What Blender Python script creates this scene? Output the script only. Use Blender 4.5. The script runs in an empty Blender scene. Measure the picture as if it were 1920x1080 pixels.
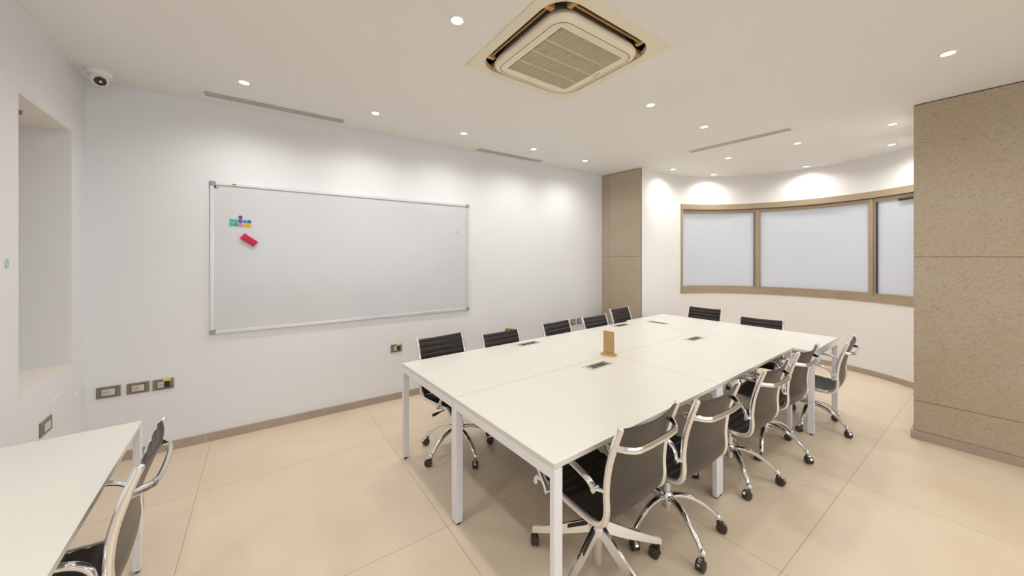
import bpy, bmesh, math, random
from mathutils import Vector, Matrix
PI = math.pi
R = math.radians
SC = bpy.context.scene
COL = SC.collection
random.seed(4)

# ---------------------------------------------------------------- materials
def mat(name, color, rough=0.5, metal=0.0, coat=0.0, spec=0.5, noise=None, bump=None, emit=None):
    m = bpy.data.materials.new(name); m.use_nodes = True
    nt = m.node_tree; b = nt.nodes['Principled BSDF']
    b.inputs['Base Color'].default_value = (*color, 1)
    b.inputs['Roughness'].default_value = rough
    b.inputs['Metallic'].default_value = metal
    b.inputs['Coat Weight'].default_value = coat
    b.inputs['Specular IOR Level'].default_value = spec
    if noise or bump:
        tc = nt.nodes.new('ShaderNodeTexCoord')
    if noise:      # (scale, amount): gentle mottling of the colour
        n = nt.nodes.new('ShaderNodeTexNoise'); n.inputs['Scale'].default_value = noise[0]; n.inputs['Detail'].default_value = 3
        nt.links.new(tc.outputs['Object'], n.inputs['Vector'])
        r = nt.nodes.new('ShaderNodeValToRGB')
        a = noise[1]
        r.color_ramp.elements[0].position = 0.3; r.color_ramp.elements[1].position = 0.7
        r.color_ramp.elements[0].color = (*[c*(1-a) for c in color], 1)
        r.color_ramp.elements[1].color = (*[min(1, c*(1+a)) for c in color], 1)
        nt.links.new(n.outputs['Fac'], r.inputs['Fac']); nt.links.new(r.outputs['Color'], b.inputs['Base Color'])
    if bump:       # (scale, strength, distance)
        n = nt.nodes.new('ShaderNodeTexNoise'); n.inputs['Scale'].default_value = bump[0]; n.inputs['Detail'].default_value = 4
        nt.links.new(tc.outputs['Object'], n.inputs['Vector'])
        bp = nt.nodes.new('ShaderNodeBump'); bp.inputs['Strength'].default_value = bump[1]; bp.inputs['Distance'].default_value = bump[2]
        nt.links.new(n.outputs['Fac'], bp.inputs['Height']); nt.links.new(bp.outputs['Normal'], b.inputs['Normal'])
    if emit:
        b.inputs['Emission Color'].default_value = (*emit[0], 1); b.inputs['Emission Strength'].default_value = emit[1]
    return m

M = {}
M['wall'] = mat('white_plaster', (0.768, 0.775, 0.800), 0.75, noise=(1.5, 0.012), bump=(60, 0.08, 0.002))
M['apse'] = mat('warm_white_plaster', (0.79, 0.775, 0.755), 0.75, noise=(1.5, 0.012), bump=(60, 0.08, 0.002))
M['bouncetint'] = mat('niche_bounce_tint', (0.78, 0.73, 0.655), 0.8, noise=(1.5, 0.012))  # warm bounced light put into the soffit and sill colour
M['jamb'] = mat('niche_side_bounce_tint', (0.765, 0.765, 0.785), 0.8, noise=(1.5, 0.012))  # bounced light on niche side and back put into the colour
M['ceiling'] = mat('ceiling_paint', (0.785, 0.770, 0.742), 0.85, noise=(1.0, 0.01))
M['base'] = mat('taupe_baseboard', (0.40, 0.325, 0.26), 0.4, noise=(9, 0.06))
M['laminate'] = mat('cream_laminate', (0.69, 0.670, 0.612), 0.32, noise=(30, 0.008))
M['edge'] = mat('laminate_edge', (0.82, 0.80, 0.76), 0.4)
M['powder'] = mat('white_powder_coat', (0.80, 0.80, 0.83), 0.35, noise=(20, 0.01))
M['chrome'] = mat('polished_aluminium', (0.85, 0.86, 0.88), 0.13, 1.0, bump=(14, 0.03, 0.002))
M['steel'] = mat('satin_steel', (0.72, 0.72, 0.72), 0.3, 1.0)
M['blackjoint'] = mat('black_plastic', (0.012, 0.011, 0.012), 0.35, noise=(40, 0.2))
M['leather'] = mat('black_leather', (0.018, 0.012, 0.011), 0.42, spec=0.35, coat=0.05, noise=(18, 0.25), bump=(160, 0.15, 0.001))
M['leatherback'] = mat('taupe_leather_back', (0.048, 0.038, 0.033), 0.34, spec=0.5, noise=(6, 0.08), bump=(220, 0.1, 0.0006))
M['wheel'] = mat('brown_caster_rubber', (0.045, 0.030, 0.018), 0.4, noise=(40, 0.2))
M['board'] = mat('whiteboard_enamel', (0.63, 0.65, 0.675), 0.22, coat=0.1, noise=(2.2, 0.015))
M['alu'] = mat('anodised_aluminium', (0.74, 0.75, 0.77), 0.35, 0.55)
M['greycap'] = mat('grey_plastic_corner', (0.30, 0.31, 0.32), 0.45, noise=(40, 0.06))
M['bronze'] = mat('champagne_window_frame', (0.40, 0.315, 0.215), 0.38, 0.25, noise=(3, 0.05))
M['seal'] = mat('dark_rubber_seal', (0.05, 0.06, 0.08), 0.5)
M['plate'] = mat('taupe_cover_plate', (0.24, 0.195, 0.14), 0.4, 0.2, noise=(60, 0.05))
M['plateline'] = mat('dark_plate_lip', (0.10, 0.075, 0.05), 0.4)
M['socket'] = mat('grey_socket_face', (0.62, 0.58, 0.53), 0.4)
M['hole'] = mat('dark_hole', (0.02, 0.015, 0.012), 0.6)
M['sockring'] = mat('socket_ring', (0.30, 0.28, 0.26), 0.4)
M['yellow'] = mat('yellow_sticker', (0.80, 0.68, 0.02), 0.45)
M['cream'] = mat('cream_plastic', (0.80, 0.73, 0.58), 0.45, noise=(4, 0.015))
M['creamdeep'] = mat('yellowed_cream_plastic', (0.78, 0.71, 0.56), 0.5)
M['slat'] = mat('grille_slat', (0.66, 0.57, 0.40), 0.5)
M['dark_ac'] = mat('dark_air_slot', (0.02, 0.006, 0.003), 0.7)
M['tan'] = mat('tan_louvre', (0.50, 0.30, 0.12), 0.5, noise=(30, 0.15))
M['whiteplastic'] = mat('white_plastic', (0.78, 0.78, 0.77), 0.35)
M['ventgrey'] = mat('grey_diffuser_slot', (0.42, 0.385, 0.35), 0.6, noise=(20, 0.05))
M['lens'] = mat('camera_lens_cover', (0.02, 0.003, 0.003), 0.08, coat=0.6)
M['lamp'] = mat('lit_lamp_disc', (1, 0.98, 0.93), 0.5, emit=((1.0, 0.94, 0.84), 9.0))
M['wood'] = mat('bamboo', (0.60, 0.36, 0.11), 0.45, noise=(25, 0.12))
M['kraft'] = mat('brown_printed_card', (0.50, 0.32, 0.14), 0.4, noise=(12, 0.05))
M['red'] = mat('red_eraser_plastic', (0.62, 0.015, 0.04), 0.35)
M['crimson'] = mat('crimson_eraser_face', (0.52, 0.01, 0.09), 0.6)
M['greendot'] = mat('pale_green_sticker', (0.42, 0.60, 0.50), 0.5)
M['gold'] = mat('brass_clip', (0.45, 0.28, 0.08), 0.3, 0.8)

# stone cladding: sandy ground with short horizontal brown flecks
def stone():
    m = mat('sandstone_cladding', (0.45, 0.36, 0.24), 0.72)
    nt = m.node_tree; N = nt.nodes; L = nt.links; b = N['Principled BSDF']
    tc = N.new('ShaderNodeTexCoord')
    def noise(scale, sc3, detail):
        mp = N.new('ShaderNodeMapping'); mp.inputs['Scale'].default_value = sc3
        L.new(tc.outputs['Object'], mp.inputs['Vector'])
        n = N.new('ShaderNodeTexNoise'); n.inputs['Scale'].default_value = scale; n.inputs['Detail'].default_value = detail
        L.new(mp.outputs['Vector'], n.inputs['Vector']); return n
    n1 = noise(1.6, (1, 1, 1), 3)
    r1 = N.new('ShaderNodeValToRGB'); r1.color_ramp.elements[0].position = 0.35; r1.color_ramp.elements[1].position = 0.68
    r1.color_ramp.elements[0].color = (0.455, 0.375, 0.275, 1); r1.color_ramp.elements[1].color = (0.475, 0.41, 0.325, 1)
    L.new(n1.outputs['Fac'], r1.inputs['Fac'])
    n2 = noise(60, (1, 1, 2.6), 4)
    r2 = N.new('ShaderNodeValToRGB'); r2.color_ramp.elements[0].position = 0.32; r2.color_ramp.elements[1].position = 0.47
    r2.color_ramp.elements[0].color = (0.76, 0.71, 0.66, 1); r2.color_ramp.elements[1].color = (1, 1, 1, 1)
    L.new(n2.outputs['Fac'], r2.inputs['Fac'])
    n3 = noise(120, (1, 1, 3), 2)
    r3 = N.new('ShaderNodeValToRGB'); r3.color_ramp.elements[0].position = 0.3; r3.color_ramp.elements[1].position = 0.7
    r3.color_ramp.elements[0].color = (0.86, 0.85, 0.83, 1); r3.color_ramp.elements[1].color = (1.06, 1.05, 1.03, 1)
    L.new(n3.outputs['Fac'], r3.inputs['Fac'])
    x = N.new('ShaderNodeMix'); x.data_type = 'RGBA'; x.blend_type = 'MULTIPLY'; x.inputs[0].default_value = 1
    L.new(r1.outputs['Color'], x.inputs[6]); L.new(r2.outputs['Color'], x.inputs[7])
    y = N.new('ShaderNodeMix'); y.data_type = 'RGBA'; y.blend_type = 'MULTIPLY'; y.inputs[0].default_value = 1
    L.new(x.outputs[2], y.inputs[6]); L.new(r3.outputs['Color'], y.inputs[7])
    L.new(y.outputs[2], b.inputs['Base Color'])
    bp = N.new('ShaderNodeBump'); bp.inputs['Strength'].default_value = 0.25; bp.inputs['Distance'].default_value = 0.002
    L.new(n2.outputs['Fac'], bp.inputs['Height']); L.new(bp.outputs['Normal'], b.inputs['Normal'])
    return m
M['stone'] = stone()

# large beige porcelain tiles, 1.24 m square, thin brown grout
def tiles():
    m = mat('beige_porcelain_tiles', (0.66, 0.545, 0.40), 0.3, spec=0.5)
    nt = m.node_tree; N = nt.nodes; L = nt.links; b = N['Principled BSDF']
    tc = N.new('ShaderNodeTexCoord')
    mp = N.new('ShaderNodeMapping'); mp.inputs['Rotation'].default_value = (0, 0, R(2.0))
    L.new(tc.outputs['Object'], mp.inputs['Vector'])
    sx = N.new('ShaderNodeSeparateXYZ'); L.new(mp.outputs['Vector'], sx.inputs[0])
    def math_(op, a, bb=None):
        n = N.new('ShaderNodeMath'); n.operation = op
        for i, v in enumerate((a, bb)):
            if v is None: continue
            if isinstance(v, (int, float)): n.inputs[i].default_value = v
            else: L.new(v, n.inputs[i])
        return n.outputs[0]
    T = 1.24
    lines = []; cells = []
    for out, off in ((sx.outputs[0], 0.355), (sx.outputs[1], 1.81)):
        u = math_('DIVIDE', math_('ADD', out, off + 10*T), T)
        f = math_('FRACT', u); cells.append(math_('FLOOR', u))
        lines.append(math_('LESS_THAN', f, 0.0040/T))
    g = math_('MAXIMUM', lines[0], lines[1])
    wn = N.new('ShaderNodeTexWhiteNoise'); wn.noise_dimensions = '2D'
    cb = N.new('ShaderNodeCombineXYZ'); L.new(cells[0], cb.inputs[0]); L.new(cells[1], cb.inputs[1])
    L.new(cb.outputs[0], wn.inputs['Vector'])
    n = N.new('ShaderNodeTexNoise'); n.inputs['Scale'].default_value = 1.7; n.inputs['Detail'].default_value = 4; n.inputs['Roughness'].default_value = 0.55
    L.new(tc.outputs['Object'], n.inputs['Vector'])
    r = N.new('ShaderNodeValToRGB'); r.color_ramp.elements[0].position = 0.3; r.color_ramp.elements[1].position = 0.72
    r.color_ramp.elements[0].color = (0.635, 0.523, 0.385, 1); r.color_ramp.elements[1].color = (0.705, 0.598, 0.458, 1)
    L.new(n.outputs['Fac'], r.inputs['Fac'])
    hv = N.new('ShaderNodeHueSaturation'); L.new(r.outputs['Color'], hv.inputs['Color'])
    L.new(math_('ADD', math_('MULTIPLY', wn.outputs['Value'], 0.05), 0.975), hv.inputs['Value'])
    x = N.new('ShaderNodeMix'); x.data_type = 'RGBA'; L.new(g, x.inputs[0])
    L.new(hv.outputs['Color'], x.inputs[6]); x.inputs[7].default_value = (0.44, 0.32, 0.20, 1)
    L.new(x.outputs[2], b.inputs['Base Color'])
    n2 = N.new('ShaderNodeTexNoise'); n2.inputs['Scale'].default_value = 5; n2.inputs['Detail'].default_value = 3
    L.new(tc.outputs['Object'], n2.inputs['Vector'])
    rr = math_('ADD', math_('MULTIPLY', n2.outputs['Fac'], 0.14), 0.30)
    L.new(rr, b.inputs['Roughness'])
    return m
M['floor'] = tiles()

def frosted():
    m = bpy.data.materials.new('frosted_glass'); m.use_nodes = True
    nt = m.node_tree; N = nt.nodes; L = nt.links
    out = N['Material Output']; b = N['Principled BSDF']
    b.inputs['Base Color'].default_value = (0.58, 0.59, 0.61, 1); b.inputs['Roughness'].default_value = 0.28
    tr = N.new('ShaderNodeBsdfTranslucent'); tr.inputs['Color'].default_value = (0.90, 0.91, 0.94, 1)
    mx = N.new('ShaderNodeMixShader'); mx.inputs[0].default_value = 0.31
    L.new(b.outputs[0], mx.inputs[1]); L.new(tr.outputs[0], mx.inputs[2]); L.new(mx.outputs[0], out.inputs[0])
    return m
M['frost'] = frosted()

# ---------------------------------------------------------------- mesh helpers
class MB:
    """collects shapes; build() links them as one mesh object"""
    def __init__(s): s.v = []; s.f = []; s.mi = []; s.sm = []
    def add(s, vs, fs, mi=0, smooth=False):
        o = len(s.v); s.v += [tuple(v) for v in vs]
        for f in fs: s.f.append([i+o for i in f]); s.mi.append(mi); s.sm.append(smooth)
    def box(s, x0, x1, y0, y1, z0, z1, mi=0, bev=0.0, M4=None):
        bm = bmesh.new(); bmesh.ops.create_cube(bm, size=1)
        for v in bm.verts:
            v.co = Vector(((x0+x1)/2+v.co.x*(x1-x0), (y0+y1)/2+v.co.y*(y1-y0), (z0+z1)/2+v.co.z*(z1-z0)))
        if bev > 0: bmesh.ops.bevel(bm, geom=bm.edges[:], offset=bev, segments=2, affect='EDGES', profile=0.7)
        s.bm(bm, mi, False, M4)
    def bm(s, bm, mi=0, smooth=False, M4=None):
        if M4 is not None: bm.transform(M4)
        bm.verts.index_update()
        s.add([v.co.copy() for v in bm.verts], [[v.index for v in f.verts] for f in bm.faces], mi, smooth)
        bm.free()
    def cyl(s, p0, p1, r0, r1=None, n=20, mi=0, smooth=True, caps=True):
        r1 = r0 if r1 is None else r1
        p0, p1 = Vector(p0), Vector(p1); d = (p1-p0).normalized()
        a = d.orthogonal().normalized(); b = d.cross(a)
        vs = []
        for p, r in ((p0, r0), (p1, r1)):
            vs += [p + (a*math.cos(2*PI*i/n) + b*math.sin(2*PI*i/n))*r for i in range(n)]
        s.add(vs, [[i, (i+1) % n, n+(i+1) % n, n+i] for i in range(n)], mi, smooth)
        if caps:
            s.add(vs[:n], [list(range(n))[::-1]], mi); s.add(vs[n:], [list(range(n))], mi)
    def lathe(s, prof, n=28, mi=0, M4=None, smooth=True):   # prof: (r, z) list about +z
        vs = []; fs = []
        for (r, z) in prof:
            vs += [Vector((r*math.cos(2*PI*i/n), r*math.sin(2*PI*i/n), z)) for i in range(n)]
        for k in range(len(prof)-1):
            for i in range(n):
                fs.append([k*n+i, k*n+(i+1) % n, (k+1)*n+(i+1) % n, (k+1)*n+i])
        if M4 is not None: vs = [M4 @ v for v in vs]
        s.add(vs, fs, mi, smooth)
    def sweep(s, pts, nrm, a, b, n=12, mi=0, caps=True, power=2.0, scale=None):
        """tube along pts; section semi-axes a (along nrm) and b (across)"""
        pts = [Vector(p) for p in pts]; nrm = Vector(nrm).normalized(); vs = []
        K = len(pts)
        for k, p in enumerate(pts):
            t = (pts[min(k+1, K-1)] - pts[max(k-1, 0)]).normalized()
            q = t.cross(nrm).normalized()
            nn = q.cross(t).normalized()
            sc = scale[k] if scale else 1
            for i in range(n):
                c, d = math.cos(2*PI*i/n), math.sin(2*PI*i/n)
                c = math.copysign(abs(c)**(2/power), c); d = math.copysign(abs(d)**(2/power), d)
                vs.append(p + nn*(a*sc*c) + q*(b*sc*d))
        fs = [[k*n+i, k*n+(i+1) % n, (k+1)*n+(i+1) % n, (k+1)*n+i] for k in range(K-1) for i in range(n)]
        s.add(vs, fs, mi, True)
        if caps:
            s.add(vs[:n], [list(range(n))[::-1]], mi); s.add(vs[-n:], [list(range(n))], mi)
    def sphere(s, c, r, mi=0, sc=(1, 1, 1)):
        bm = bmesh.new(); bmesh.ops.create_uvsphere(bm, u_segments=16, v_segments=10, radius=r)
        s.bm(bm, mi, True, Matrix.Translation(c) @ Matrix.Diagonal((*sc, 1)))
    def build(s, name, mats, parent=None, loc=None, rotz=0.0):
        me = bpy.data.meshes.new(name); me.from_pydata(s.v, [], s.f)
        mats = mats if isinstance(mats, (list, tuple)) else [mats]
        for m in mats: me.materials.append(m)
        for p, mi, sm in zip(me.polygons, s.mi, s.sm): p.material_index = mi; p.use_smooth = sm
        me.validate(); me.update()
        bm = bmesh.new(); bm.from_mesh(me); bmesh.ops.remove_doubles(bm, verts=bm.verts, dist=1e-6)
        bmesh.ops.recalc_face_normals(bm, faces=bm.faces)
        for e in bm.edges:
            if len(e.link_faces) == 2 and e.calc_face_angle(0) > R(38): e.smooth = False
        bm.to_mesh(me); bm.free()
        o = bpy.data.objects.new(name, me); COL.objects.link(o)
        if parent is not None: o.parent = parent
        if loc is not None: o.location = loc
        o.rotation_euler.z = rotz
        return o

def tag(o, label=None, cat=None, group=None, kind=None):
    if label: o['label'] = label
    if cat: o['category'] = cat
    if group: o['group'] = group
    if kind: o['kind'] = kind
    return o
def thing(name, loc=(0, 0, 0), rotz=0.0, **k):
    o = bpy.data.objects.new(name, None); COL.objects.link(o); o.empty_display_size = 0.05
    o.location = loc; o.rotation_euler.z = rotz
    return tag(o, **k)
def struct(mb, name, mats, **k):
    return tag(mb.build(name, mats, **k), kind='structure')
def kids(o): return [c for c in bpy.data.objects if c.parent == o]
def copy_tree(o, parent=None, keep=None):
    c = o.copy(); COL.objects.link(c); c.parent = parent
    for k in ('label', 'category', 'group'):
        if parent is None and k in c.keys(): del c[k]
    for ch in kids(o):
        if ch is not c: copy_tree(ch, c)
    return c

def catmull(pts, per=6):
    P = [Vector(p) for p in pts]; out = []
    for i in range(len(P)-1):
        p0 = P[i-1] if i else P[0]*2-P[1]; p1 = P[i]; p2 = P[i+1]; p3 = P[i+2] if i+2 < len(P) else P[-1]*2-P[-2]
        for k in range(per):
            t = k/per
            out.append(0.5*((2*p1) + (p2-p0)*t + (2*p0-5*p1+4*p2-p3)*t*t + (3*p1-p0-3*p2+p3)*t**3))
    out.append(P[-1]); return out

# ---------------------------------------------------------------- room shell
H = 2.90
WA = -math.atan(0.049)                   # the board wall runs slightly off square
def wy(x): return 3.975 - 0.049*x
fl = MB(); fl.box(-3.2, 6.95, -4.2, 4.6, -0.08, 0.0); struct(fl, 'floor', M['floor'])

ACX, ACY = 1.683, 1.658
c = MB(); hx = 0.43
c.box(-3.2, ACX-hx, -4.2, 4.6, H, H+0.1); c.box(ACX+hx, 7.2, -4.2, 4.6, H, H+0.1)
c.box(ACX-hx, ACX+hx, -4.2, ACY-hx, H, H+0.1); c.box(ACX-hx, ACX+hx, ACY+hx, 4.6, H, H+0.1)
struct(c, 'ceiling', M['ceiling'])

# board wall: local x along the wall, local -y faces the room
w = MB(); w.box(-1.4, 5.4, 0.0, 0.2, 0, H)
struct(w, 'wall_back', M['wall'], loc=(0, 3.975, 0), rotz=WA)
w = MB(); w.box(-0.92, 4.70, -0.012, 0.002, 0, 0.072, bev=0.0015)
for k in (-0.245, 1.0, 2.24, 3.48): w.box(k-0.0015, k+0.0015, -0.0124, 0.0, 0, 0.0715, mi=1)
struct(w, 'baseboard_back', [M['base'], M['socket']], loc=(0, 3.975, 0), rotz=WA)

# left wall with a deep niche
XL = -0.93
w = MB()
w.box(XL-0.42, XL, 3.77, 4.16, 0, H); w.box(XL-0.42, XL, 2.70, 3.03, 0, H)
w.box(XL-0.42, XL, 3.03, 3.77, 0, 0.835); w.box(XL-0.42, XL, 3.03, 3.77, 2.447, H)
w.box(XL-0.42, XL-0.36, 3.03, 3.77, 0.835, 2.447)
w.box(-1.62, XL-0.42, 2.70, 2.85, 0, H); w.box(-1.62, -1.5, -4.0, 2.70, 0, H)
struct(w, 'wall_left', M['wall'])
w = MB(); w.box(XL-0.36, XL-0.001, 3.03, 3.77, 2.435, 2.4475); w.box(XL-0.36, XL-0.001, 3.03, 3.77, 0.834, 0.842)
w.box(XL-0.36, XL-0.001, 3.762, 3.7705, 0.842, 2.435, 1); w.box(XL-0.36, XL-0.352, 3.03, 3.762, 0.842, 2.435, 1)
struct(w, 'trim_3', [M['bouncetint'], M['jamb']])  # thin sheets added to carry the bounce tint inside the niche
w = MB(); w.box(XL, XL+0.012, 2.70, 4.0, 0, 0.072, bev=0.0015); struct(w, 'baseboard_left', M['base'])

# walls of the room behind the camera: front wall has an added opening for daylight fill
w = MB(); YF = -3.6
w.box(-1.62, 7.1, YF-0.2, YF, 0, 0.9); w.box(-1.62, 7.1, YF-0.2, YF, 2.6, H)
w.box(-1.62, -1.0, YF-0.2, YF, 0.9, 2.6); w.box(4.3, 7.1, YF-0.2, YF, 0.9, 2.6)
struct(w, 'wall_front', M['wall'])

# far stone clad pier beside the board wall
w = MB(); w.box(4.725, 5.22, 3.03, 3.95, 0, H); struct(w, 'wall_pier', M['apse'])
w = MB(); g = 0.0018
for (y0, y1) in ((3.03, 3.59), (3.59, 3.745)):
    for (z0, z1) in ((0.07, 0.33), (0.33, 1.585), (1.585, H-0.006)):
        w.box(4.70, 4.726, y0+g, y1-g, z0+g, z1-g, bev=0.001)
w.box(4.71, 4.726, 3.03, 3.745, 0.07, H-0.004, mi=1)
struct(w, 'trim_2', [M['stone'], M['plateline']])
w = MB(); w.box(4.688, 4.702, 3.02, 3.75, 0, 0.072, bev=0.0015); struct(w, 'baseboard_pier', M['base'])

# right stone clad block
w = MB(); w.box(4.686, 6.6, -3.6, 0.345, 0, H); struct(w, 'wall_right', M['apse'])
w = MB()
ys = [-3.6, -1.9, -0.95, 0.345]
for a0, a1 in ((-3.6, -1.9), (-1.9, 0.345)):
    for (z0, z1) in ((0.07, 0.332), (0.332, 1.577), (1.577, H-0.008)):
        w.box(4.66, 4.687, a0+g, a1-g, z0+g, z1-g, bev=0.001)
w.box(4.67, 4.687, -3.6, 0.34, 0.07, H-0.004, mi=1)
struct(w, 'trim_1', [M['stone'], M['plateline']])
w = MB(); w.box(4.642, 4.662, -3.6, 0.36, 0, 0.07, bev=0.0015); w.box(4.662, 6.3, 0.345, 0.36, 0, 0.07, bev=0.0015)
struct(w, 'baseboard_right', M['base'])

# rounded bay: centre, radius, angular extent of the window
AX, AY, AR = 5.22, 1.485, 1.545
W0, W1 = R(-48.0), R(71.5); ZB, ZT = 0.98, 2.44
def arc(mb, r0, r1, a0, a1, z0, z1, mi=0, step=R(2.5), cx=AX, cy=AY, smooth=True):
    n = max(1, int(math.ceil((a1-a0)/step))); vs = []
    for i in range(n+1):
        a = a0+(a1-a0)*i/n; ca, sa = math.cos(a), math.sin(a)
        for (r, z) in ((r0, z0), (r1, z0), (r1, z1), (r0, z1)): vs.append((cx+r*ca, cy+r*sa, z))
    fi = []; fo = []
    for i in range(n):
        b = i*4
        mb.add([vs[b], vs[b+3], vs[b+7], vs[b+4]], [[0, 1, 2, 3]], mi, smooth)
        mb.add([vs[b+1], vs[b+2], vs[b+6], vs[b+5]], [[0, 1, 2, 3]], mi, smooth)
        mb.add([vs[b], vs[b+1], vs[b+5], vs[b+4]], [[0, 1, 2, 3]], mi)
        mb.add([vs[b+3], vs[b+2], vs[b+6], vs[b+7]], [[0, 1, 2, 3]], mi)
    mb.add(vs[:4], [[0, 1, 2, 3]], mi); mb.add(vs[-4:], [[0, 1, 2, 3]], mi)
w = MB()
arc(w, AR, AR+0.16, R(-60), R(90), 0, ZB); arc(w, AR, AR+0.16, R(-60), R(90), ZT, H)
arc(w, AR, AR+0.16, R(-60), W0, ZB, ZT); arc(w, AR, AR+0.16, W1, R(90), ZB, ZT)
o = struct(w, 'wall_bay', M['apse'])
w = MB(); arc(w, AR-0.012, AR+0.002, R(-47), R(91), 0, 0.072, step=R(2)); struct(w, 'baseboard_bay', M['base'])

win = thing('window_1', (0, 0, 0), kind='structure')
f = MB()
arc(f, AR-0.012, AR+0.10, W0, W1, ZT-0.085, ZT, step=R(1.5)); arc(f, AR-0.012, AR+0.10, W0, W1, ZB, ZB+0.070, step=R(1.5))
da = 0.035/AR
arc(f, AR-0.012, AR+0.10, W1-da, W1, ZB, ZT); arc(f, AR-0.012, AR+0.10, W0, W0+da, ZB, ZT)
arc(f, AR+0.022, AR+0.09, W0, W1, ZT-0.140, ZT-0.090, step=R(1.5)); arc(f, AR+0.016, AR+0.09, W0, W1, ZB+0.068, ZB+0.115, step=R(1.5))
arc(f, AR+0.004, AR+0.02, W0, W1, ZB+0.070, ZB+0.078, step=R(1.5))
arc(f, AR+0.002, AR+0.03, W0, W1, ZT-0.094, ZT-0.084, mi=1, step=R(1.5))
f.build('window_frame', [M['bronze'], M['plateline']], win)
mull = [R(25.7), R(-23.6)]
for ma in mull:
    f = MB(); hw = 0.034/AR
    arc(f, AR+0.004, AR+0.06, ma-hw*0.55, ma+hw*0.55, ZB+0.070, ZT-0.10, step=R(1), smooth=False)
    arc(f, AR+0.020, AR+0.08, ma-hw*1.15, ma+hw*1.15, ZB+0.070, ZT-0.10, step=R(1), smooth=False)
    e0, e1 = (ma+hw*1.1, ma+hw*1.4) if ma > 0 else (ma-hw*1.5, ma-hw*1.1)
    arc(f, AR+0.030, AR+0.08, e0, e1, ZB+0.10, ZT-0.13, mi=1, step=R(1), smooth=False)
    f.build('mullion', [M['bronze'], M['seal']], win)
edges = [W0+da, mull[1], mull[0], W1-da]
for a0, a1 in zip(edges[:-1], edges[1:]):
    f = MB(); arc(f, AR+0.045, AR+0.053, a0+0.002, a1-0.002, ZB+0.08, ZT-0.10, step=R(1.5)); f.build('glass_pane', M['frost'], win)
f = MB(); arc(f, AR+0.005, AR+0.03, R(-43), R(-34.5), ZT-0.165, ZT-0.140, step=R(1)); f.build('window_stay', M['blackjoint'], win)['label'] = 'black stay bar at the top of the right pane'

# ---------------------------------------------------------------- ceiling cassette
ac = thing('air_conditioner', (ACX, ACY, H), R(-1.8), label='square cream ceiling air conditioner with slatted grille', cat='air conditioner')
def rsq(h, r, z, n=8):
    out = []
    for cx, cy, a0 in ((h-r, h-r, 0), (-(h-r), h-r, 90), (-(h-r), -(h-r), 180), (h-r, -(h-r), 270)):
        for k in range(n+1):
            a = R(a0+90*k/n); out.append(Vector((cx+r*math.cos(a), cy+r*math.sin(a), z)))
    return out
def loft(mb, loops, mi=0, smooth=True):
    n = len(loops[0]); vs = [v for l in loops for v in l]
    mb.add(vs, [[k*n+i, k*n+(i+1) % n, (k+1)*n+(i+1) % n, (k+1)*n+i] for k in range(len(loops)-1) for i in range(n)], mi, smooth)
def sq_on(h, z, n=8):            # square loop whose points match a rounded-square loop
    out = []
    for sx_, sy_, a0 in ((1, 1, 0), (-1, 1, 90), (-1, -1, 180), (1, -1, 270)):
        for k in range(n+1): out.append(Vector((sx_*h, sy_*h, z)))
    return out
f = MB()
loft(f, [sq_on(0.475, 0.0), sq_on(0.475, -0.006), rsq(0.418, 0.15, -0.012), rsq(0.412, 0.146, -0.010), rsq(0.408, 0.144, 0.02)], smooth=False)
f.build('face_frame', M['creamdeep'], ac)
f = MB()
loft(f, [rsq(0.42, 0.15, 0.0), rsq(0.42, 0.15, 0.11), rsq(0.2, 0.1, 0.11)], smooth=False); f.add(rsq(0.2, 0.1, 0.11), [list(range(36))])
f.build('air_slot_housing', M['dark_ac'], ac)
f = MB()
loft(f, [rsq(0.29, 0.08, 0.10), rsq(0.32, 0.10, 0.04), rsq(0.352, 0.116, -0.004), rsq(0.360, 0.122, -0.024), rsq(0.356, 0.120, -0.038), rsq(0.342, 0.112, -0.047), rsq(0.322, 0.085, -0.050)])
loft(f, [rsq(0.322, 0.085, -0.050), rsq(0.3215, 0.085, -0.0465), rsq(0.3185, 0.083, -0.0465), rsq(0.318, 0.083, -0.050)], mi=1, smooth=False)
loft(f, [rsq(0.318, 0.083, -0.050), rsq(0.268, 0.004, -0.050), rsq(0.262, 0.002, -0.045)], smooth=False)
f.build('suction_panel', [M['cream'], M['plateline']], ac)
f = MB()
f.add([(-0.262, -0.262, -0.038), (0.262, -0.262, -0.038), (0.262, 0.262, -0.038), (-0.262, 0.262, -0.038)], [[0, 1, 2, 3]], 1)
ns = 42
for k in range(ns):
    x = -0.258+0.516*(k+0.5)/ns
    f.box(x-0.0030, x+0.0030, -0.262, 0.262, -0.0472, -0.0385, 0)
for k in (-0.131, 0.0, 0.131): f.box(-0.262, 0.262, k-0.0045, k+0.0045, -0.0488, -0.040, 0)
f.build('intake_grille', [M['slat'], M['plateline']], ac)
for k in range(4):
    a = k*90; f = MB()
    p = [(-0.27, 0.392), (0.27, 0.392)]
    f.box(-0.27, 0.27, 0.378, 0.386, 0.000, 0.010, 0, M4=Matrix.Rotation(R(a), 4, 'Z'))
    f.build('louvre', M['tan'], ac)
for k in range(4):
    for s_ in (-1, 1):
        f = MB()
        f.box(s_*0.290-0.015, s_*0.290+0.015, 0.35, 0.411, -0.003, 0.03, 0, bev=0.003, M4=Matrix.Rotation(R(k*90), 4, 'Z'))
        f.build('slot_divider', M['tan'], ac)
f = MB(); f.box(0.287, 0.293, -0.06, 0.0, -0.0512, -0.049); f.build('badge', M['plate'], ac)

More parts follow.
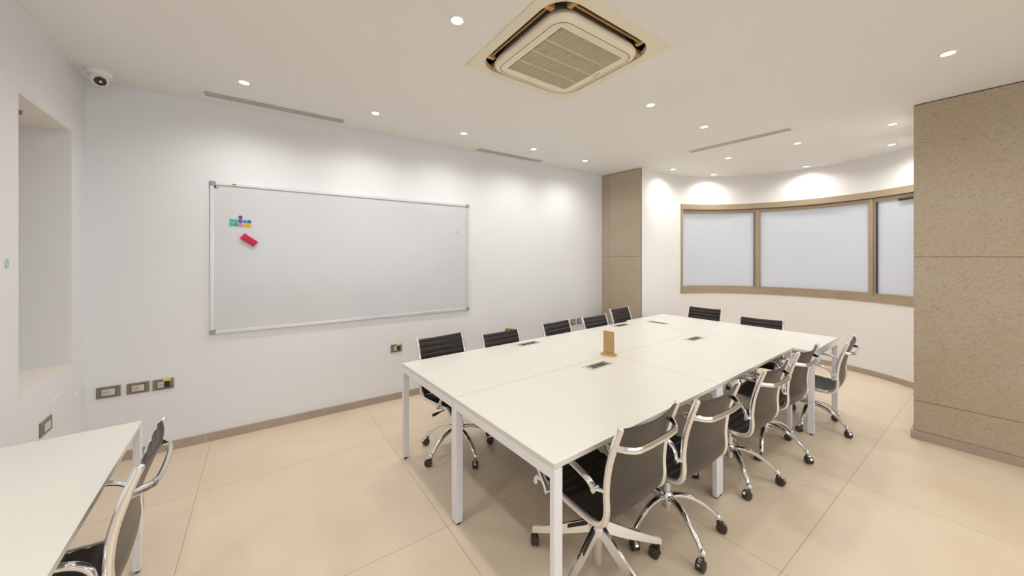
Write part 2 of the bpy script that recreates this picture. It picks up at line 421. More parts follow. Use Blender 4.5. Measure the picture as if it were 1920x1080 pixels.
# ---------------------------------------------------------------- downlights
def make_downlight():
    t = thing('downlight')
    r = MB(); r.lathe([(0.046, 0.0), (0.046, -0.003), (0.043, -0.005), (0.034, -0.004), (0.031, -0.001), (0.030, 0.0)], n=32)
    r.build('trim_ring', M['ceiling'], t)
    d = MB(); n = 28
    vs = [(0.031*math.cos(2*PI*i/n), 0.031*math.sin(2*PI*i/n), -0.0012) for i in range(n)]; d.add(vs, [list(range(n))])
    d.build('lit_lens', M['lamp'], t)
    return t
lights = [  # x, y, label, strength factor
 (0.955, 1.763, 'large lit round downlight nearest above, left of the air conditioner', 1),
 (0.01, 3.37, 'lit downlight above the long slot vent, leftmost in the photo', 1),
 (0.975, 3.36, 'lit downlight just past the right end of the long slot vent by the whiteboard', 1),
 (1.89, 3.34, 'lit downlight between the two slot vents along the whiteboard wall', 0.8),
 (2.85, 3.31, 'lit downlight above the second slot vent on the whiteboard wall side', 0.8),
 (3.76, 3.28, 'lit downlight closest in front of the narrow stone pier', 1),
 (2.83, 1.73, 'lit downlight just right of the air conditioner', 0.6),
 (3.74, 1.69, 'lit downlight between the air conditioner and the slanting slot vent', 0.6),
 (3.65, 0.12, 'lit downlight at upper right, in front of the big stone wall', 0.6),
 (5.16, 0.52, 'nearer of two lit downlights beside the big stone wall top corner', 0.8),
 (5.15, 1.28, 'lit downlight beyond the right end of the slanting slot vent', 0.6),
 (5.18, 2.03, 'lit downlight below the middle of the slanting slot vent', 0.6),
 (5.19, 2.80, 'lit downlight right beside the white edge of the stone pier', 0.8),
 (6.03, 2.58, 'lit downlight above the left window pane', 0.8),
 (6.59, 1.53, 'lit downlight above the centre of the curved window', 0.8),
 (6.09, 0.62, 'farther of two lit downlights beside the big stone wall top corner', 0.8),
]
extra = [(0.01, 1.77), (0.0, 0.1), (0.96, 0.1), (2.8, 0.1), (-0.9, 1.3), (-0.9, -0.8), (0.96, -1.5), (2.8, -1.5), (0.96, -2.9), (3.7, -1.5), (2.8, -2.9)]  # unseen downlights added as fill
proto = make_downlight()
ldat = bpy.data.lights.new('downlight_beam', 'SPOT')
LP = 17.0
ldat.energy = LP; ldat.color = (1.0, 0.972, 0.938); ldat.spot_size = R(160); ldat.spot_blend = 1.0; ldat.shadow_soft_size = 0.06
for i, (x, y, lab, s_) in enumerate(lights + [(x, y, None, 0.6 if x > 1.5 else 1) for x, y in extra]):
    d = proto if i == 0 else copy_tree(proto)
    d.location = (x, y, H)
    if lab is None: lab = 'added fill downlight out of view'
    tag(d, label=lab, cat='downlight', group='recessed ceiling downlights')
    key = 'downlight_beam_%.1f' % s_
    dat = bpy.data.lights.get(key)
    if dat is None:
        dat = ldat.copy(); dat.name = key; dat.energy = LP*s_
    l = bpy.data.objects.new('beam', dat); COL.objects.link(l); l.parent = d; l.location = (0, 0, -0.02)

# ---------------------------------------------------------------- linear slot vents
def slot_vent(x, y, L, rz, label, full=True):
    t = thing('slot_vent', (x, y, H), rz, label=label, cat='air vent', group='linear ceiling air vents')
    f = MB(); hw = 0.070
    f.box(-L/2, L/2, -hw, -hw+0.014, -0.004, 0, bev=0.001); f.box(-L/2, L/2, hw-0.014, hw, -0.004, 0, bev=0.001)
    f.box(-L/2, -L/2+0.028, -hw+0.01, hw-0.01, -0.004, 0, bev=0.001); f.box(L/2-0.028, L/2, -hw+0.01, hw-0.01, -0.004, 0, bev=0.001)
    f.build('vent_frame', M['whiteplastic'], t)
    f = MB(); f.box(-L/2+0.02, L/2-0.02, -hw+0.01, hw-0.01, -0.0018, 0)
    for k in (-0.014, 0.014): f.box(-L/2+0.02, L/2-0.02, k-0.0010, k+0.0010, -0.0026, 0, 1)
    f.build('diffuser_blades', [M['ventgrey'], M['socket']], t)
    for s_ in (-1, 1):
        f = MB(); f.cyl((s_*(L/2-0.012), 0, -0.0052), (s_*(L/2-0.012), 0, -0.003), 0.005, n=10); f.build('screw', M['plate'], t)
slot_vent(0.27, 3.765, 1.09, R(-1.5), 'long grey slot vent in the ceiling above the whiteboard')
slot_vent(2.80, 3.70, 1.06, R(-3), 'slot vent in the ceiling between whiteboard and stone pier')
slot_vent(4.50, 1.69, 1.09, R(91), 'slanting slot vent in the ceiling in front of the curved bay')

# ---------------------------------------------------------------- dome camera in the corner
t = thing('security_camera', (-0.815, 3.79, H), R(24), label='white turret security camera with dark red lens in ceiling corner', cat='camera')
f = MB(); f.lathe([(0.0, 0), (0.070, 0), (0.070, -0.010), (0.065, -0.024), (0.056, -0.036), (0.0, -0.036)], n=36); f.build('mount_base', M['whiteplastic'], t)
f = MB(); f.sphere((0, -0.004, -0.058), 0.052); f.build('turret', M['whiteplastic'], t)
dirv = Vector((0.0, -0.80, -0.55)).normalized(); cpos = Vector((0, -0.004, -0.058))
f = MB(); f.cyl(cpos+dirv*0.038, cpos+dirv*0.0505, 0.034, 0.030, n=8); f.build('lens', M['lens'], t)

# ---------------------------------------------------------------- desks
T = 0.745; TT = 0.022; BEAM = 0.045
def desk(L, W, loc, rz, label, legs_mid=(), tray=None, group='white desks of the big meeting table'):
    """top L (local x) by W (local y), legs as goalpost frames at both x ends"""
    t = thing('desk', loc, rz, label=label, cat='desk', group=group)
    f = MB(); f.box(-L/2+0.0018, L/2-0.0018, -W/2+0.0018, W/2-0.0018, T-TT, T, bev=0.001); f.build('desk_top', M['laminate'], t)
    lx, ly = 0.046, 0.028
    for sx_ in (-1, 1):
        x1 = sx_*(L/2-0.001); x0 = sx_*(L/2-lx); xa, xb = min(x0, x1), max(x0, x1)
        f = MB(); f.box(xa, xb, -W/2+0.001, W/2-0.001, T-TT-BEAM, T-TT-0.0015, bev=0.0015); f.build('end_beam', M['powder'], t)
        for sy_ in (-1, 1):
            y1 = sy_*(W/2-0.001); y0 = sy_*(W/2-ly); ya, yb = min(y0, y1), max(y0, y1)
            f = MB(); f.box(xa, xb, ya, yb, 0.012, T-TT-BEAM+0.001, bev=0.0015); lg = f.build('leg', M['powder'], t)
            f = MB(); f.cyl(((xa+xb)/2, (ya+yb)/2, 0.0), ((xa+xb)/2, (ya+yb)/2, 0.0125), 0.012, n=14); f.build('leveling_foot', M['blackjoint'], lg)
    for sy_ in (-1, 1):
        f = MB(); y = sy_*(W/2-0.10); f.box(-L/2+lx, L/2-lx, y-0.02, y+0.02, T-TT-0.04, T-TT-0.001, bev=0.0015); f.build('rail_beam', M['powder'], t)
    if tray is not None:
        y = tray; f = MB(); z = 0.60
        x0, x1 = -L/2+0.10, L/2-0.10
        # sheet with punched slots at its near end, then the tray channel running under the desk
        ya, yb = (-W/2+0.10, W/2-0.07)
        for xx in (x0, x1-0.028):
            f.box(xx, xx+0.006, ya, yb, z-0.001, z+0.0015); f.box(xx+0.022, xx+0.028, ya, yb, z-0.001, z+0.0015)
            n = 22
            for k in range(n+1):
                if k % 7 == 4: continue
                yy = ya+(yb-ya)*k/n; f.box(xx+0.003, xx+0.025, yy-0.007, yy+0.007, z-0.001, z+0.0015)
            for yy in (ya, yb): f.box(xx, xx+0.028, yy-0.002, yy+0.002, z, T-TT-0.002)
        f.box(x0+0.02, x1-0.02, y-0.085, y-0.083, z+0.002, z+0.05); f.box(x0+0.02, x1-0.02, y+0.083, y+0.085, z+0.002, z+0.05)
        f.box(x0+0.02, x1-0.02, y-0.085, y+0.085, z+0.001, z+0.0025)
        f.build('cable_tray', M['powder'], t)
    return t
XA, XM, XB = 0.995, 2.50, 4.00
YR, YC, YL = 1.028, 1.880, 2.735
LD, WD = XM-XA, YC-YR
desk(XM-XA, YC-YR, ((XA+XM)/2, (YR+YC)/2, 0), 0, 'white desk at the near right corner of the big table', tray=0.30)
desk(XM-XA, YL-YC, ((XA+XM)/2, (YC+YL)/2, 0), 0, 'white desk at the near left corner of the big table', tray=-0.30)
desk(XB-XM, YC-YR, ((XM+XB)/2, (YR+YC)/2, 0), 0, 'white desk in the middle right of the big table')
desk(XB-XM, YL-YC, ((XM+XB)/2, (YC+YL)/2, 0), 0, 'white desk in the middle left of the big table')
desk(2.79-0.875, 0.88, (XB+0.442, (2.79+0.875)/2, 0), R(90), 'white desk set crosswise at the far end of the big table')
desk(1.50, 0.855, (-0.405-0.4275, 2.58-0.75, 0), R(90), 'separate white desk at the lower left against the side wall', group='single desk by the left wall')

def grommet(x, y, rz, label):
    t = thing('desk_power_box', (x, y, T), rz, label=label, cat='power outlet', group='flush power boxes in the table top')
    f = MB(); L, W = 0.135, 0.054
    f.box(-L, L, -W, -W+0.014, 0, 0.003, bev=0.001); f.box(-L, L, W-0.014, W, 0, 0.003, bev=0.001)
    f.box(-L, -L+0.022, -W+0.01, W-0.01, 0, 0.003, bev=0.001); f.box(L-0.022, L, -W+0.01, W-0.01, 0, 0.003, bev=0.001)
    f.build('bezel', M['socket'], t)
    f = MB(); f.box(-L+0.02, L-0.02, -W+0.012, W-0.012, 0, 0.0012); f.build('insert', M['plate'], t)
    for k in (-0.055, 0, 0.055):
        f = MB(); f.box(k-0.019, k+0.019, -0.026, 0.026, 0.0008, 0.002, bev=0.0004); f.build('socket', M['hole'], t)
grommet(2.175, 1.765, R(2), 'flush power box nearest the viewer, in front of the bamboo stand')
grommet(2.18, 2.61, R(2), 'flush power box near the left table edge, between the second and third chairs')
grommet(3.66, 1.745, R(0), 'flush power box near the centre of the table, right of the bamboo stand')
grommet(3.665, 2.625, R(0), 'flush power box on the left edge of the table beside the stone pier')
grommet(4.17, 2.45, R(-84), 'flush power box on the crosswise end desk, seen nearly edge-on')

# bamboo card stand
t = thing('card_stand', (2.463, 1.890, T), R(14), label='small upright brown card in a bamboo stand on the white table', cat='sign')
f = MB()
f.box(-0.024, -0.006, -0.062, 0.062, 0, 0.020, bev=0.003); f.box(0.006, 0.024, -0.062, 0.062, 0, 0.020, bev=0.003); f.box(-0.007, 0.007, -0.060, 0.060, 0, 0.010)
f.build('base', M['wood'], t)
f = MB(); f.box(-0.0035, 0.0035, -0.047, 0.047, 0.010, 0.205, bev=0.001); f.build('card', M['kraft'], t)

# ---------------------------------------------------------------- chairs
PROF = catmull([(0, 0.222, 0.418), (0, 0.214, 0.442), (0, 0.185, 0.456), (0, 0.10, 0.450), (0, 0.0, 0.442), (0, -0.10, 0.434), (0, -0.165, 0.436),
                (0, -0.208, 0.462), (0, -0.224, 0.515), (0, -0.222, 0.60), (0, -0.234, 0.70), (0, -0.262, 0.80), (0, -0.292, 0.885)], 8)
def arclen(P):
    s_ = [0]
    for a, b in zip(P[:-1], P[1:]): s_.append(s_[-1]+(b-a).length)
    return s_
SL = arclen(PROF)
def prof_at(s_):
    s_ = max(0, min(SL[-1], s_))
    for i in range(len(SL)-1):
        if s_ <= SL[i+1]:
            u = (s_-SL[i])/(SL[i+1]-SL[i]); p = PROF[i].lerp(PROF[i+1], u)
            a = PROF[max(0, i-1)]; b = PROF[min(len(PROF)-1, i+2)]
            return p, (b-a).normalized()
S_SPLIT = SL[8*7-4]      # where seat turns into back
def sling(s0, s1, ribs, sag):
    """padded leather between the rails: ribbed front, smooth back"""
    mb = MB(); NX = 12; step = 0.0065; NS = int((s1-s0)/step)
    front = []; back = []
    for k in range(NS+1):
        s_ = s0+(s1-s0)*k/NS; p, tn = prof_at(s_)
        nr = Vector((0, tn.z, -tn.y))            # pointing to the sitter side
        nr = Vector((0, -tn.z, tn.y)) if nr.z < 0 and nr.y < 0 else nr
        ph = ((s_-s0) % ribs)/ribs
        pil = abs(math.sin(PI*ph))**0.45
        edge = min(1, min(k, NS-k)/2.0)
        for j in range(NX+1):
            x = -0.209+0.418*j/NX; u = 2*j/NX-1
            sg = sag*(1-u*u)*(0.35+0.65*(k/NS))
            thick = (0.004+0.006*pil)*(0.35+0.65*edge)
            q = p + Vector((x, 0, 0)) - nr*sg
            front.append(q + nr*thick); back.append(q - nr*0.005*(0.3+0.7*edge))
    W = NX+1
    def grid(flip):
        return [[k*W+j, k*W+j+1, (k+1)*W+j+1, (k+1)*W+j] for k in range(NS) for j in range(NX)]
    mb.add(front, grid(0), 0, True); mb.add(back, grid(1), 1, True)
    for (a, b) in ((0, 0), (NS, NS)):
        vs = [front[a*W+j] for j in range(W)] + [back[a*W+j] for j in range(W)]
        mb.add(vs, [[j, j+1, W+j+1, W+j] for j in range(NX)], 0)
    for j in (0, NX):
        vs = [front[k*W+j] for k in range(NS+1)] + [back[k*W+j] for k in range(NS+1)]
        mb.add(vs, [[k, k+1, NS+1+k+1, NS+1+k] for k in range(NS)], 0)
    return mb
def caster(parent, pos, ang, hood='chrome'):
    """pos: end of the arm; ang: direction the fork trails"""
    c_ = MB(); tr = 0.020
    Mx = Matrix.Translation((pos[0], pos[1], 0)) @ Matrix.Rotation(ang, 4, 'Z')
    rw = 0.0275
    def P(x, y, z): return Mx @ Vector((x, y, z))
    for s_ in (-1, 1):
        prof_ = [(0.004, 0.0215), (0.019, 0.0215), (0.0225, 0.0195), (rw-0.001, 0.0185), (rw, 0.015), (rw, 0.009), (rw-0.003, 0.006), (0.004, 0.006)]
        vs = []; n = 22
        for (r, y) in prof_:
            vs += [P(tr+r*math.cos(2*PI*i/n), s_*y, rw+r*math.sin(2*PI*i/n)) for i in range(n)]
        c_.add(vs, [[k*n+i, k*n+(i+1) % n, (k+1)*n+(i+1) % n, (k+1)*n+i] for k in range(len(prof_)-1) for i in range(n)], 0, True)
        c_.cyl(P(tr, s_*0.020, rw), P(tr, s_*0.0222, rw), 0.006, n=12, mi=0)
    hm = 1 if hood == 'chrome' else 0
    n = 10; vs = []
    for i in range(n+1):
        a = R(20+150*i/n)
        for (r, y) in ((rw+0.0005, -0.008), (rw+0.0045, -0.008), (rw+0.0045, 0.008), (rw+0.0005, 0.008)):
            vs.append(P(tr+r*math.cos(a), y, rw+r*math.sin(a)))
    c_.add(vs, [[k*4+i, k*4+(i+1) % 4, (k+1)*4+(i+1) % 4, (k+1)*4+i] for k in range(n) for i in range(4)], hm, False)
    c_.cyl(P(tr, -0.006, rw), P(tr, 0.006, rw), 0.024, n=18, mi=0)
    c_.cyl(P(0, 0, 0.040), P(0, 0, pos[2]-0.004), 0.0085, n=14, mi=0)
    c_.cyl(P(0.004, 0, 0.038), P(0.004, 0, 0.056), 0.013, 0.010, n=14, mi=0)
    return c_.build('caster', [M['wheel'], M['chrome']], parent)
def make_chair(kind='arched'):
    t = thing('office_chair')
    sling(0.0, S_SPLIT, 0.047, 0.016).build('seat', [M['leather'], M['leatherback']], t)
    sling(S_SPLIT+0.004, SL[-1]-0.002, 0.047, 0.026).build('backrest', [M['leather'], M['leatherback']], t)
    for s_ in (-1, 1):
        x = s_*0.219
        f = MB(); f.sweep([Vector((x, p.y, p.z)) for p in PROF], (1, 0, 0), 0.0125, 0.0145, n=14, power=2.6)
        e, tn = prof_at(SL[-1]); f.sphere(Vector((x, e.y, e.z))+tn*0.001, 0.0125, sc=(0.95, 1.1, 0.7)); f.sphere((x, PROF[0].y, PROF[0].z), 0.0125, sc=(0.95, 1.1, 0.8))
        f.build('side_frame', M['chrome'], t)
        # armrest loop with a knob at each end
        xa = s_*0.247
        rear = [(xa, -0.03, 0.660), (xa, -0.105, 0.643), (xa, -0.152, 0.626), (xa, -0.183, 0.600)] if kind != 'arched' else \
               [(xa, -0.03, 0.667), (xa, -0.110, 0.662), (xa, -0.162, 0.646), (xa, -0.194, 0.612), (xa, -0.202, 0.565)]
        yk, zk = rear[-1][1]-0.001, rear[-1][2]+0.002
        path = catmull([(xa, 0.105, 0.447), (xa, 0.140, 0.492), (xa, 0.180, 0.550), (xa, 0.205, 0.605), (xa, 0.196, 0.645), (xa, 0.155, 0.664), (xa, 0.07, 0.668)] + rear, 5)
        f = MB(); f.sweep(path, (1, 0, 0), 0.0150, 0.0075, n=12, power=3.2)
        for (yy, zz) in ((0.105, 0.447), (yk, zk)):
            f.cyl((xa+s_*0.0145, yy, zz), (s_*0.228, yy, zz), 0.0115, n=18)
        f.cyl((s_*0.240, yk, zk), (s_*0.224, -0.222, zk), 0.008, n=12)
        f.build('armrest', M['chrome'], t)
    # bar behind the back
    pb, tn = prof_at(SL[-1]-0.090)
    y0, z0 = pb.y, pb.z
    path = [(-0.214, y0-0.010, z0)] + [(-0.19, y0-0.038, z0-0.003), (-0.165, y0-0.058, z0-0.005), (-0.140, y0-0.066, z0-0.006), (-0.07, y0-0.070, z0-0.007), (0, y0-0.071, z0-0.007), (0.07, y0-0.070, z0-0.007), (0.140, y0-0.066, z0-0.006), (0.165, y0-0.058, z0-0.005), (0.19, y0-0.038, z0-0.003), (0.214, y0-0.010, z0)]
    f = MB(); f.sweep(path, (0, 0.25, 1), 0.0140, 0.0060, n=12, power=3)
    f.cyl((0.195, y0-0.033, z0-0.003), (0.213, y0-0.009, z0), 0.0125, n=12, mi=1)
    f.build('back_bar', [M['chrome'], M['blackjoint']], t)
    # cross stretchers, mechanism
    f = MB()
    for yy, zz in ((0.11, 0.418), (-0.12, 0.412)):
        f.sweep(catmull([(-0.214, yy, zz+0.018), (-0.12, yy, zz-0.008), (0, yy, zz-0.014), (0.12, yy, zz-0.008), (0.214, yy, zz+0.018)], 4), (0, 1, 0), 0.016, 0.006, n=10, power=3)
    f.box(-0.055, 0.055, -0.13, 0.12, 0.375, 0.408, 1, bev=0.008)
    f.build('under_seat_bracket', [M['chrome'], M['blackjoint']], t)
    f = MB(); f.cyl((0.05, 0.03, 0.392), (0.225, 0.045, 0.375), 0.0045, n=10); f.cyl((0.205, 0.043, 0.377), (0.250, 0.047, 0.373), 0.008, 0.012, n=14); f.sphere((0.250, 0.047, 0.373), 0.012)
    f.build('height_lever', M['blackjoint'], t)
    f = MB(); f.cyl((0, 0, 0.24), (0, 0, 0.385), 0.0145, n=20); f.cyl((0, 0, 0.355), (0, 0, 0.385), 0.022, n=20, mi=1)
    if kind == 'arched': f.cyl((0, 0, 0.12), (0, 0, 0.27), 0.0245, n=24)
    else: f.cyl((0, 0, 0.045), (0, 0, 0.30), 0.0250, n=24)
    f.build('gas_column', [M['steel'], M['blackjoint']], t)
    f = MB()
    if kind == 'arched': f.lathe([(0.026, 0.215), (0.034, 0.205), (0.040, 0.180), (0.036, 0.155), (0.026, 0.150)])
    else: f.lathe([(0.027, 0.262), (0.036, 0.255), (0.044, 0.235), (0.044, 0.195), (0.027, 0.190)])
    base = f.build('star_base', M['chrome'], t)
    for k in range(5):
        a = R(72*k); ca, sa = math.cos(a), math.sin(a); f = MB()
        if kind == 'arched':
            rz = [(0.020, 0.182), (0.055, 0.192), (0.105, 0.190), (0.160, 0.173), (0.215, 0.142), (0.262, 0.105), (0.285, 0.080)]
            pts = catmull([(r*ca, r*sa, z) for r, z in rz], 4)
            n_ = len(pts)
            f.sweep(pts, (-sa, ca, 0), 0.0165, 0.0130, n=12, power=2.5, scale=[1.15-0.30*i/(n_-1) for i in range(n_)])
            f.sphere((0.286*ca, 0.286*sa, 0.079), 0.0185, sc=(1, 1, 1.1)); end = (0.286*ca, 0.286*sa, 0.072)
            mats = [M['chrome']]
        else:
            # straight blade arm: wedge section narrowing outward, dark inlay on its flank near the hub
            vs = []
            for (r, zt, zb, wt, wb) in ((0.03, 0.254, 0.196, 0.006, 0.019), (0.17, 0.186, 0.140, 0.006, 0.016), (0.352, 0.108, 0.082, 0.006, 0.011)):
                for (zz, ww) in ((zt, -wt), (zt, wt), (zb, wb), (zb, -wb)): vs.append(Vector((r*ca-ww*sa, r*sa+ww*ca, zz)))
            f.add(vs, [[0, 1, 2, 3], [11, 10, 9, 8]] + [[b+i, b+(i+1) % 4, b+4+(i+1) % 4, b+4+i] for b in (0, 4) for i in range(4)])
            vi = []
            for (r, zt, zb, w_) in ((0.05, 0.243, 0.222, 0.0135), (0.155, 0.190, 0.172, 0.0125)):
                for (zz, ww) in ((zt, w_*0.62), (zb, w_*0.98)): vi.append(Vector((r*ca-ww*sa, r*sa+ww*ca, zz)))
            f.add(vi, [[0, 1, 3, 2]], 1)
            end = (0.338*ca, 0.338*sa, 0.088); mats = [M['chrome'], M['blackjoint']]
        f.build('base_leg', mats, base)
        random.seed(k*7+(3 if kind == 'arched' else 5))
        caster(base, end, a + random.choice((-1.1, -0.6, 0.5, 1.2, 2.2)), 'chrome' if kind == 'arched' else 'black')
    return t

LEATHER = 'black ribbed leather office chair with polished aluminium frame'
G = 'black leather swivel chairs'
# x, y of the column, heading, height shift, base turn, label
chairs = [
 (1.425, 1.160, 0, 0.00, -26, 'black leather swivel chair nearest the viewer at the right of the big table'),
 (1.975, 1.105, -2, -0.005, -43, 'second black leather swivel chair from the viewer along the right table edge'),
 (2.840, 1.105, -1, -0.03, -64, 'third black leather swivel chair from the viewer along the right table edge'),
 (3.480, 1.085, -2, -0.015, -95, 'fourth black leather swivel chair from the viewer, the one beside the table corner step'),
 (4.300, 0.975, 3, -0.045, -106, 'black leather swivel chair farthest right, at the crosswise desk by the baseboard'),
 (1.405, 2.575, 184, 0.00, -92, 'black leather swivel chair nearest on the whiteboard side, its casters seen under the table'),
 (2.010, 2.525, 183, -0.035, -60, 'second black leather chair on the whiteboard side, in front of the half hidden socket'),
 (2.830, 2.596, 184, -0.04, -30, 'third black leather chair on the whiteboard side, left of the two small sockets'),
 (3.420, 2.550, 181, -0.03, -75, 'fourth black leather chair on the whiteboard side, right of the two small sockets'),
 (4.310, 2.830, 182, -0.045, -50, 'black leather chair standing in front of the narrow stone pier'),
 (4.860, 2.310, 91, -0.02, -50, 'black leather chair at the far table end, below the left window pane'),
 (4.720, 1.560, 97, -0.055, -20, 'black leather chair at the far table end, below the middle window pane'),
 (-0.565, 1.905, 90, -0.005, -20, 'black leather chair at the separate desk in the lower left corner'),
]
protoA = make_chair('arched'); protoB = make_chair('blade')
usedA = False
def set_chair(t, x, y, rz, dz, bt):
    t.location = (x, y, 0); t.rotation_euler.z = R(rz)
    for ch in kids(t):
        if ch.name.startswith('star_base'): ch.rotation_euler.z = R(bt-rz)
        elif not ch.name.startswith('gas_column'): ch.location.z = dz
for i, (x, y, rz, dz, bt, lab) in enumerate(chairs):
    if i == 0: t = protoB
    elif not usedA: t = protoA; usedA = True
    else: t = copy_tree(protoA)
    tag(t, label=lab, cat='chair', group=G)
    set_chair(t, x, y, rz, dz, bt)

# ---------------------------------------------------------------- things on the board wall (local frame of the wall)
def on_wall(x): return (x, wy(x), 0)
def wall_thing(name, x, z, **k):
    return thing(name, (x, wy(x), z), WA, **k)
BX0, BX1, BZ0, BZ1 = -0.219, 2.249, 0.916, 2.224
bw = (BX1-BX0)*1.0012; bh = BZ1-BZ0
t = wall_thing('whiteboard', (BX0+BX1)/2, (BZ0+BZ1)/2, label='large glossy whiteboard in an aluminium frame on the white wall', cat='whiteboard')
f = MB(); f.box(-bw/2+0.01, bw/2-0.01, -0.012, -0.002, -bh/2+0.01, bh/2-0.01); f.build('board_surface', M['board'], t)
f = MB(); fw = 0.026
f.box(-bw/2, bw/2, -0.022, 0, bh/2-fw, bh/2, bev=0.003); f.box(-bw/2, bw/2, -0.022, 0, -bh/2, -bh/2+fw, bev=0.003)
f.box(-bw/2, -bw/2+fw, -0.022, 0, -bh/2, bh/2, bev=0.003); f.box(bw/2-fw, bw/2, -0.022, 0, -bh/2, bh/2, bev=0.003)
f.build('board_frame', M['alu'], t)
for sx_ in (-1, 1):
    for sz_ in (-1, 1):
        f = MB(); cx, cz = sx_*(bw/2-0.017), sz_*(bh/2-0.017)
        f.box(cx-0.021, cx+0.021, -0.026, 0, cz-0.021, cz+0.021, bev=0.007); f.build('corner_cap', M['greycap'], t)
def mag(x, z, col, name_c, where, r=0.0155):
    key = 'magnet_'+name_c
    m = M.get(key) or mat(key, col, 0.35); M[key] = m
    f = MB()
    f.lathe([(0, 0.0), (r, 0.0), (r, 0.004), (r*0.85, 0.0075), (r*0.62, 0.008), (r*0.5, 0.0062), (0, 0.006)], n=20, M4=Matrix.Rotation(R(90), 4, 'X'))
    o = f.build('magnet', m, loc=(x-0.012*math.sin(-WA), wy(x)-0.012, z), rotz=WA)
    tag(o, label='round %s magnet on the whiteboard, %s' % (name_c.replace('_', ' '), where), cat='magnet', group='coloured round magnets')
teal = (0.03, 0.52, 0.42)
mag(-0.076, 1.897, teal, 'teal', 'upper one of the leftmost column')
mag(-0.076, 1.864, teal, 'teal', 'lower one of the leftmost column')
mag(-0.044, 1.896, teal, 'teal', 'upper one of the second column')
mag(-0.044, 1.863, (0.02, 0.42, 0.36), 'dark_teal', 'lower one of the second column')
mag(-0.013, 1.928, (0.17, 0.04, 0.36), 'purple', 'topmost of the cluster')
mag(-0.013, 1.895, (0.26, 0.06, 0.40), 'violet', 'just under the topmost purple one')
mag(-0.013, 1.862, (0.70, 0.22, 0.42), 'pink', 'at the bottom of the middle column')
mag(0.019, 1.893, (0.02, 0.38, 0.52), 'light_blue', 'between the violet and the dark blue ones')
mag(0.019, 1.860, (0.78, 0.50, 0.02), 'yellow', 'next to the pink one')
mag(0.050, 1.892, (0.01, 0.20, 0.42), 'dark_blue', 'at the right end of the upper row')
mag(0.050, 1.859, (0.78, 0.50, 0.02), 'yellow', 'at the lower right end of the cluster')
# red eraser, tilted
t = wall_thing('board_eraser', 0.048, 1.727, label='red magnetic whiteboard eraser hanging tilted below the magnets', cat='eraser')
Mr = Matrix.Rotation(R(38), 4, 'Y')
f = MB(); f.box(-0.062, 0.062, -0.034, -0.0135, -0.029, 0.029, bev=0.004, M4=Mr); f.build('body', M['red'], t)
f = MB(); f.box(-0.044, 0.054, -0.0365, -0.033, -0.021, 0.021, bev=0.002, M4=Mr); f.build('face_pad', M['crimson'], t)
def small(name, x, z, r, m, label, cat, oy=0.012, sc=(1, 0.5, 1)):
    f = MB(); f.sphere((0, -oy-r*0.5, 0), r, sc=sc)
    tag(f.build(name, m, loc=(x, wy(x), z), rotz=WA), label=label, cat=cat)
small('pin', -0.186, 2.179, 0.009, M['hole'], 'larger black pin in the top left corner of the whiteboard', 'pin')
small('pin', -0.168, 2.172, 0.005, M['hole'], 'tiny black pin beside the larger pin in the whiteboard corner', 'pin')
small('clip', -0.055, 2.212, 0.010, M['gold'], 'small brass coloured clip on the top frame of the whiteboard', 'clip', oy=0.022, sc=(1.6, 0.4, 0.5))
small('clip', 2.105, 1.888, 0.013, M['steel'], 'small silver clip near the right edge of the whiteboard', 'clip', sc=(1, 0.5, 1.1))
bpy.data.objects['clip.001']['label'] = 'small silver clip near the right edge of the whiteboard'

def outlet(x0, x1, z, label, ysticker=False, left=False, h=0.084, narrow=False):
    if left: t = thing('wall_outlet', (XL, (x0+x1)/2, z), R(90), label=label, cat='light switch' if left else 'power outlet', group='taupe wall plates')
    else: t = wall_thing('wall_outlet', (x0+x1)/2, z, label=label, cat='power outlet', group='taupe wall plates')
    L = (x1-x0)/2; hh = h/2
    iw = L*0.56
    f = MB(); f.box(-L, L, -0.009, 0, -hh, hh, bev=0.003); f.build('cover_plate', M['plate'], t)
    f = MB(); f.box(-iw-0.006, iw+0.006, -0.0105, -0.008, -hh*0.58-0.005, hh*0.58+0.005, bev=0.0015); f.build('plate_lip', M['plateline'], t)
    f = MB(); f.box(-iw, iw, -0.012, -0.009, -hh*0.58, hh*0.58, bev=0.0015)
    fp = f.build('module', M['socket'], t)
    if left: return t
    sx_ = -iw*0.45 if not narrow else 0; r = hh*0.5
    f = MB()
    RX = Matrix.Translation((sx_, -0.012, 0)) @ Matrix.Rotation(R(90), 4, 'X')
    f.lathe([(r, 0.0), (r, 0.0015), (r*0.86, 0.0015), (r*0.86, 0.0)], n=28, M4=RX, mi=0)
    f.lathe([(r*0.86, 0.0004), (0.0, 0.0004)], n=28, M4=RX, mi=1)
    for k in (-1, 0, 1): f.cyl((sx_+k*r*0.48, -0.0122, 0), (sx_+k*r*0.48, -0.0135, 0), r*0.15, n=12, mi=2)
    f.build('socket', [M['sockring'], M['socket'], M['hole']], t)
    if ysticker:
        f = MB(); f.box(iw*0.18, iw+0.002, -0.014, -0.011, -hh*0.58, hh*0.60, bev=0.001); f.build('black_module', M['hole'], t)
        f = MB(); f.box(iw*0.0, iw+0.012, -0.016, -0.009, hh*0.62, hh*0.62+0.016, bev=0.001); f.build('sticker', M['yellow'], t)
    return t
outlet(-0.876, -0.748, 0.548, 'leftmost of three wall sockets in a row near the lower left desk')
outlet(-0.716, -0.590, 0.547, 'middle of three wall sockets in a row near the lower left desk')
outlet(-0.572, -0.448, 0.546, 'rightmost of three wall sockets in a row, with a yellow label', True)
outlet(1.298, 1.417, 0.566, 'wall socket with yellow label below the lower right corner of the whiteboard', True)
outlet(2.800, 2.921, 0.574, 'wall socket with yellow label half hidden behind the second chair back', True)
outlet(4.004, 4.094, 0.574, 'left one of two small wall sockets seen between chair backs', narrow=True)
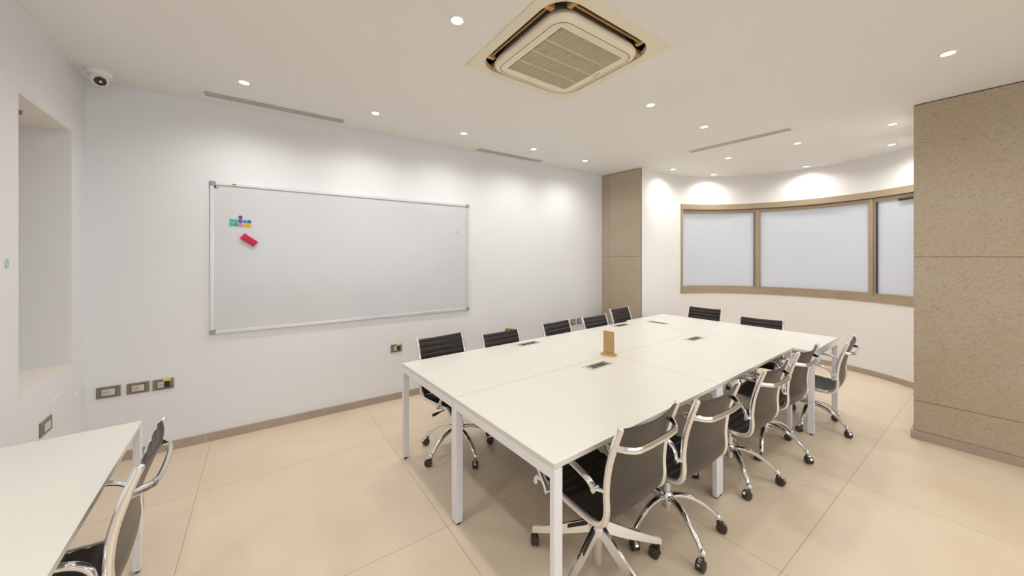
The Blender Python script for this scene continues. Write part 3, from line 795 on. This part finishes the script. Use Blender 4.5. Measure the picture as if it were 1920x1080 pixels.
outlet(4.132, 4.222, 0.576, 'right one of two small wall sockets seen between chair backs', narrow=True)
sw = outlet(3.264, 3.414, 0.577, 'taupe switch plate on the left wall below the niche', left=True)
sw.name = 'wall_switch'
def blank(y0, y1, z0, z1, label):
    f = MB(); f.box(XL, XL+0.006, y0, y1, z0, z1, bev=0.002)
    tag(f.build('blank_switch_plate', M['wall']), label=label, cat='wall plate', group='blank white wall plates')
blank(3.425, 3.575, 0.55, 0.70, 'larger blank white cover plate right of the switch on the left wall')
blank(3.79, 3.89, 0.53, 0.62, 'smaller blank white cover plate nearest the room corner')
f = MB(); f.cyl((XL, 2.912, 1.545), (XL+0.003, 2.912, 1.545), 0.024, n=24)
o = f.build('wall_sticker', M['greendot']); tag(o, label='pale green oval sticker on the left wall at the photo edge', cat='sticker')
for v in o.data.vertices: v.co.y = 2.912+(v.co.y-2.912)*0.75
f = MB(); f.cyl((-1.04, 3.40, 2.436), (-1.04, 3.40, 2.412), 0.012, 0.008, n=14)
tag(f.build('niche_hook', M['plate']), label='small dark hook under the top of the wall niche', cat='hook')

# ---------------------------------------------------------------- daylight
wd = bpy.data.worlds.new('sky'); SC.world = wd; wd.use_nodes = True
bg = wd.node_tree.nodes['Background']; bg.inputs[0].default_value = (0.92, 0.955, 1.0, 1); bg.inputs[1].default_value = 2.3
def portal(loc, rot, sx_, sy_):
    d = bpy.data.lights.new('daylight_portal', 'AREA'); d.shape = 'RECTANGLE'; d.size = sx_; d.size_y = sy_; d.cycles.is_portal = True
    o = bpy.data.objects.new('daylight_portal', d); COL.objects.link(o); o.location = loc; o.rotation_euler = rot
portal((1.65, YF-0.1, 1.75), (R(90), 0, 0), 5.3, 1.7)  # guides sky sampling through the added opening

# ---------------------------------------------------------------- camera
cd = bpy.data.cameras.new('camera'); cam = bpy.data.objects.new('camera', cd); COL.objects.link(cam)
cd.sensor_width = 36; cd.lens = 665/1920*36; cd.shift_y = -59/1920; cd.clip_start = 0.02; cd.clip_end = 60
cam.location = (0, 0, 1.58); cam.rotation_euler = (R(90), 0, R(52.765-90))

SC.camera = cam
vs = SC.view_settings
vs.view_transform = 'Standard'; vs.look = 'None'; vs.gamma = 1; vs.exposure = 0.09; vs.use_curve_mapping = False
SC.cycles.max_bounces = 10; SC.cycles.diffuse_bounces = 5; SC.cycles.use_denoising = True; SC.cycles.use_adaptive_sampling = True; SC.cycles.adaptive_threshold = 0.02
